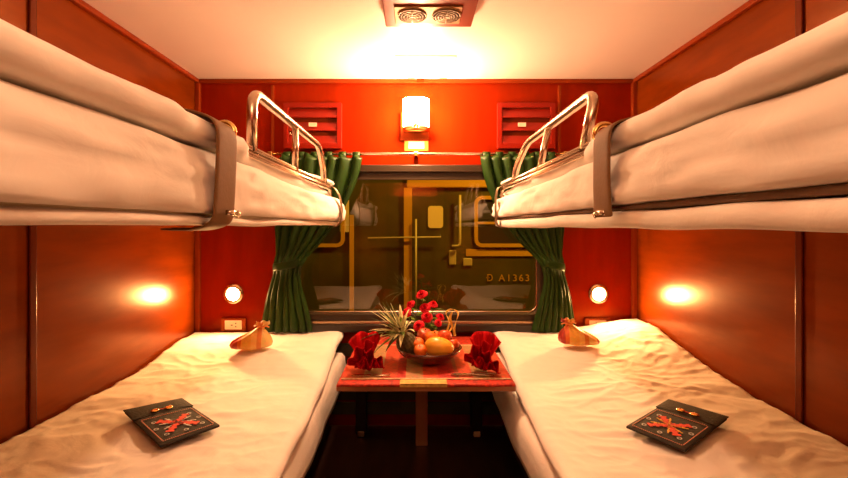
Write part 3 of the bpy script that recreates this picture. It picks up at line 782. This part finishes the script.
# ---------------------------------------------------------------- embroidered pouches
pblack = mat('black_cloth', (.022, .018, .014), .8, bump=.3, bscale=150)
pred = mat('red_thread', (.68, .045, .02), .7); pwhite = mat('white_thread', (.62, .60, .58), .7); pyel = mat('yellow_thread', (.80, .42, .05), .7); ppink = mat('pink_stitch', (.70, .28, .18), .7)
def pouch(A, B, Cc, D, z, label, colours, tz):
    """A-B is the flap edge, D-C the far edge; local frame u along A->B, v along A->D"""
    A, B, Cc, D = [Vector((*p, 0)) for p in (A, B, Cc, D)]
    def q(u, v, h): 
        p = (A*(1-u)+B*u)*(1-v)+(D*(1-u)+Cc*u)*v; return Vector((p.x, p.y, h))-org
    org = Vector(((A+B+Cc+D).x/4, (A+B+Cc+D).y/4, 0))
    t = empty('pouch', (org.x, org.y, z), label, 'pouch', 'black embroidered pouches'); t.rotation_euler = (tz[0], tz[1], 0); t.scale = (1, 1, .7)
    def slabq(bm, u0, u1, v0, v1, h0, h1, nu=14, nv=14, puff=0):
        top = [[q(u0+(u1-u0)*i/nu, v0+(v1-v0)*j/nv, h1+puff*math.sin(PI*i/nu)**.5*math.sin(PI*j/nv)**.5) for i in range(nu+1)] for j in range(nv+1)]
        bot = [[q(u0+(u1-u0)*i/nu, v0+(v1-v0)*j/nv, h0) for i in range(nu+1)] for j in range(nv+1)]
        T = [[bm.verts.new(p) for p in r] for r in top]; Bt = [[bm.verts.new(p) for p in r] for r in bot]
        for j in range(nv):
            for i in range(nu):
                bm.faces.new((T[j][i], T[j][i+1], T[j+1][i+1], T[j+1][i])); bm.faces.new((Bt[j][i], Bt[j+1][i], Bt[j+1][i+1], Bt[j][i+1]))
        for i in range(nu):
            bm.faces.new((T[0][i], Bt[0][i], Bt[0][i+1], T[0][i+1])); bm.faces.new((T[nv][i], T[nv][i+1], Bt[nv][i+1], Bt[nv][i]))
        for j in range(nv):
            bm.faces.new((T[j][0], T[j+1][0], Bt[j+1][0], Bt[j][0])); bm.faces.new((T[j][nu], Bt[j][nu], Bt[j+1][nu], T[j+1][nu]))
    bm = bmesh.new(); slabq(bm, .0, 1, .02, 1, 0, .010, puff=.006); link('body', bm, pblack, t, mods=[BEV(.002)])
    bm = bmesh.new(); slabq(bm, -.02, 1.02, 0, .33, .0105, .0150, puff=.005); link('flap', bm, pblack, t, mods=[BEV(.003)])
    H = .0185
    def st(bm, u0, v0, u1, v1, w, h=H):
        a = q(u0, v0, h); b = q(u1, v1, h); d = (b-a); l = d.length; d.normalize(); n_ = Vector((-d.y, d.x, 0))*w
        rings(bm, [[a-n_, a+n_, a+n_+Vector((0, 0, .0016)), a-n_+Vector((0, 0, .0016))], [b-n_, b+n_, b+n_+Vector((0, 0, .0016)), b-n_+Vector((0, 0, .0016))]])
    # border stitching
    bm = bmesh.new()
    for k in range(26):
        a = .07+.86*k/26; b = a+.02
        for v in (.40, .95): st(bm, a, v, b, v, .0012, .0125 if v > .9 else .0165)
    for k in range(20):
        a = .40+.55*k/20; b = a+.017
        for u in (.07, .93): st(bm, u, a, u, b, .0012, .0135)
    link('border_stitching', bm, ppink, t, False)
    cu, cv = .5, .675
    def star(name, m, angs, L, w):
        bm = bmesh.new()
        for a in angs:
            du = math.cos(R(a)); dv = math.sin(R(a))
            for k in range(int(L*9.5)):
                r0 = .02+k*.055; r1 = r0+.05; ww = w*(1.3 if k % 2 else .8)
                st(bm, cu+du*r0, cv+dv*r0*.62, cu+du*r1, cv+dv*r1*.62, ww, .0170-.004*r0)
        link(name, bm, m, t, False)
    star('embroidery', pred, (45, 135, 225, 315), .72, .0085)
    star('embroidery', colours[0], (22, 68, 158, 202, 248, 338), .55, .0024)
    for (u, v) in ((.2, .52), (.8, .52), (.2, .85), (.8, .85), (.5, .48), (.5, .88), (.14, .68), (.86, .68)):
        bm = bmesh.new()
        for k in range(6):
            a = k*PI/3; r = .035
            st(bm, u+r*math.cos(a), v+r*.6*math.sin(a), u+r*math.cos(a+1), v+r*.6*math.sin(a+1), .0013, .0140)
        link('stitched_flower', bm, colours[1], t, False)
    for u in (.38, .62):
        bm = bmesh.new(); c = q(u, .25, .0205)
        lathe(bm, [(.006, 0), (.012, 0), (.012, .003), (.006, .003)], c, 20); link('button', bm, brass, t)
    bm = bmesh.new(); st(bm, .42, .25, .58, .25, .002, .0205); link('toggle_cord', bm, pred, t, False)
pouch((-.95, 1.366), (-.817, 1.46), (-.593, 1.27), (-.70, 1.15), .482, 'black pouch with a red and white star on the left lower bed', (pwhite, pwhite), (0, R(0)))
pouch((.862, 1.428), (.963, 1.296), (.714, 1.114), (.626, 1.252), .490, 'black pouch with a red and yellow star on the right lower bed', (pyel, pwhite), (0, R(-1)))

# ---------------------------------------------------------------- outside: the carriage on the next track
EY = 4.2
body = mat('carriage_paint', (.060, .044, .003), .45, var=.3, vscale=3)
bodyy = mat('carriage_yellow', (.55, .26, .01), .5)
litw = mat('lit_window', (.5, .3, .03), .5, emis=(1, .5, .05), es=.18)
pale = mat('handrail_paint', (.5, .36, .14), .4)
t = empty('railway_carriage', (0, EY, 0), 'dark railway carriage with yellow stripes standing on the next track outside', 'train')
def ob(bm, x0, x1, y0, y1, d0, d1):
    a = P(x0, y0, EY); b = P(x1, y1, EY); box(bm, a.x, b.x, EY-d1, EY-d0, b.z, a.z)
bm = bmesh.new(); box(bm, -5, 5, EY, EY+.4, -.35, 2.3); rebase(t, link('carriage_body', bm, body, None, False))
bm = bmesh.new(); ob(bm, 407, 600, 168, 188, 0, .03); ob(bm, 200, 350, 160, 180, 0, .03); rebase(t, link('roof_band', bm, bodyy, None, False, [BEV(.01)]))
bm = bmesh.new(); ob(bm, 466, 700, 249, 256, 0, .012); rebase(t, link('stripe', bm, bodyy, None, False))
bm = bmesh.new(); ob(bm, 404, 412, 188, 330, 0, .03); rebase(t, link('door_post', bm, bodyy, None, False))
bm = bmesh.new(); ob(bm, 350, 354, 215, 330, 0, .03); rebase(t, link('door_post', bm, bodyy, None, False))
for (x0, x1, y0, y1, mm) in ((474, 620, 196, 247, blackm), (345, 200, 196, 247, blackm)):
    a = P(min(x0, x1), y1, EY); b = P(max(x0, x1), y0, EY); bm = bmesh.new()
    ring(bm, a.x, b.x, a.z, b.z, .08, .035, EY-.03, EY); w = rebase(t, link('window', bm, bodyy, None, False))
    bm = bmesh.new(); box(bm, a.x+.03, b.x-.03, EY-.012, EY-.002, a.z+.03, b.z-.03); k = link('window_pane', bm, blackm, None, False); k.parent = w
    bm = bmesh.new(); z = P(0, 223, EY).z; box(bm, a.x+.03, b.x-.03, EY-.02, EY-.01, z-.012, z+.012); k = link('window_bar', bm, bodyy, None, False); k.parent = w
bm = bmesh.new(); a = P(428, 228, EY); b = P(443, 206, EY); lpz = rrect(a.x, b.x, a.z, b.z, .03)
rings(bm, [[Vector((x, y, z)) for x, z in lpz] for y in (EY-.012, EY)]); rebase(t, link('door_window', bm, litw, None, False))
bm = bmesh.new(); ob(bm, 340, 349, 200, 232, 0, .012); rebase(t, link('door_window', bm, litw, None, False))
bm = bmesh.new()
tube(bm, corner_path([P(460, 195, EY-.06), P(460, 246, EY-.06), P(452, 246, EY-.06)], .06), .012)
rebase(t, link('handrail', bm, pale))
bm = bmesh.new(); tube(bm, [P(416, 219, EY-.06), P(416, 330, EY-.06)], .010); rebase(t, link('handrail', bm, pale))
bm = bmesh.new(); tube(bm, [P(368, 238, EY-.06), P(441, 237, EY-.06)], .008); rebase(t, link('handrail', bm, pale))
for (x0, x1, y0, y1) in ((449, 456, 250, 265), (463, 472, 258, 266)):
    bm = bmesh.new(); ob(bm, x0, x1, y0, y1, 0, .02); rebase(t, link('notice_plate', bm, pale, None, False, [BEV(.01)]))
cu = bpy.data.curves.new('car_number', 'FONT'); cu.body = 'Đ A1363'; cu.size = .095; cu.extrude = .004; cu.space_character = 1.3
tmp = bpy.data.objects.new('car_number', cu); C.objects.link(tmp); bpy.context.view_layer.update()
me = bpy.data.meshes.new_from_object(tmp); bpy.data.objects.remove(tmp); me.materials.clear(); me.materials.append(bodyy)
tx = bpy.data.objects.new('car_number', me); C.objects.link(tx)
p = P(486, 281, EY); tx.location = (p.x, EY-.008, p.z); tx.rotation_euler = (R(90), 0, 0); rebase(t, tx)
bm = bmesh.new(); ob(bm, 200, 640, 318, 326, 0, .06); rebase(t, link('sill_beam', bm, darkm, None, False))
bm = bmesh.new(); box(bm, -5, 5, 2.45, EY+.5, -1.0, -.95); o = struct('ground', bm, mat('track_ballast', (.06, .045, .03), .9, var=.5, vscale=12, bump=.6, bscale=20))
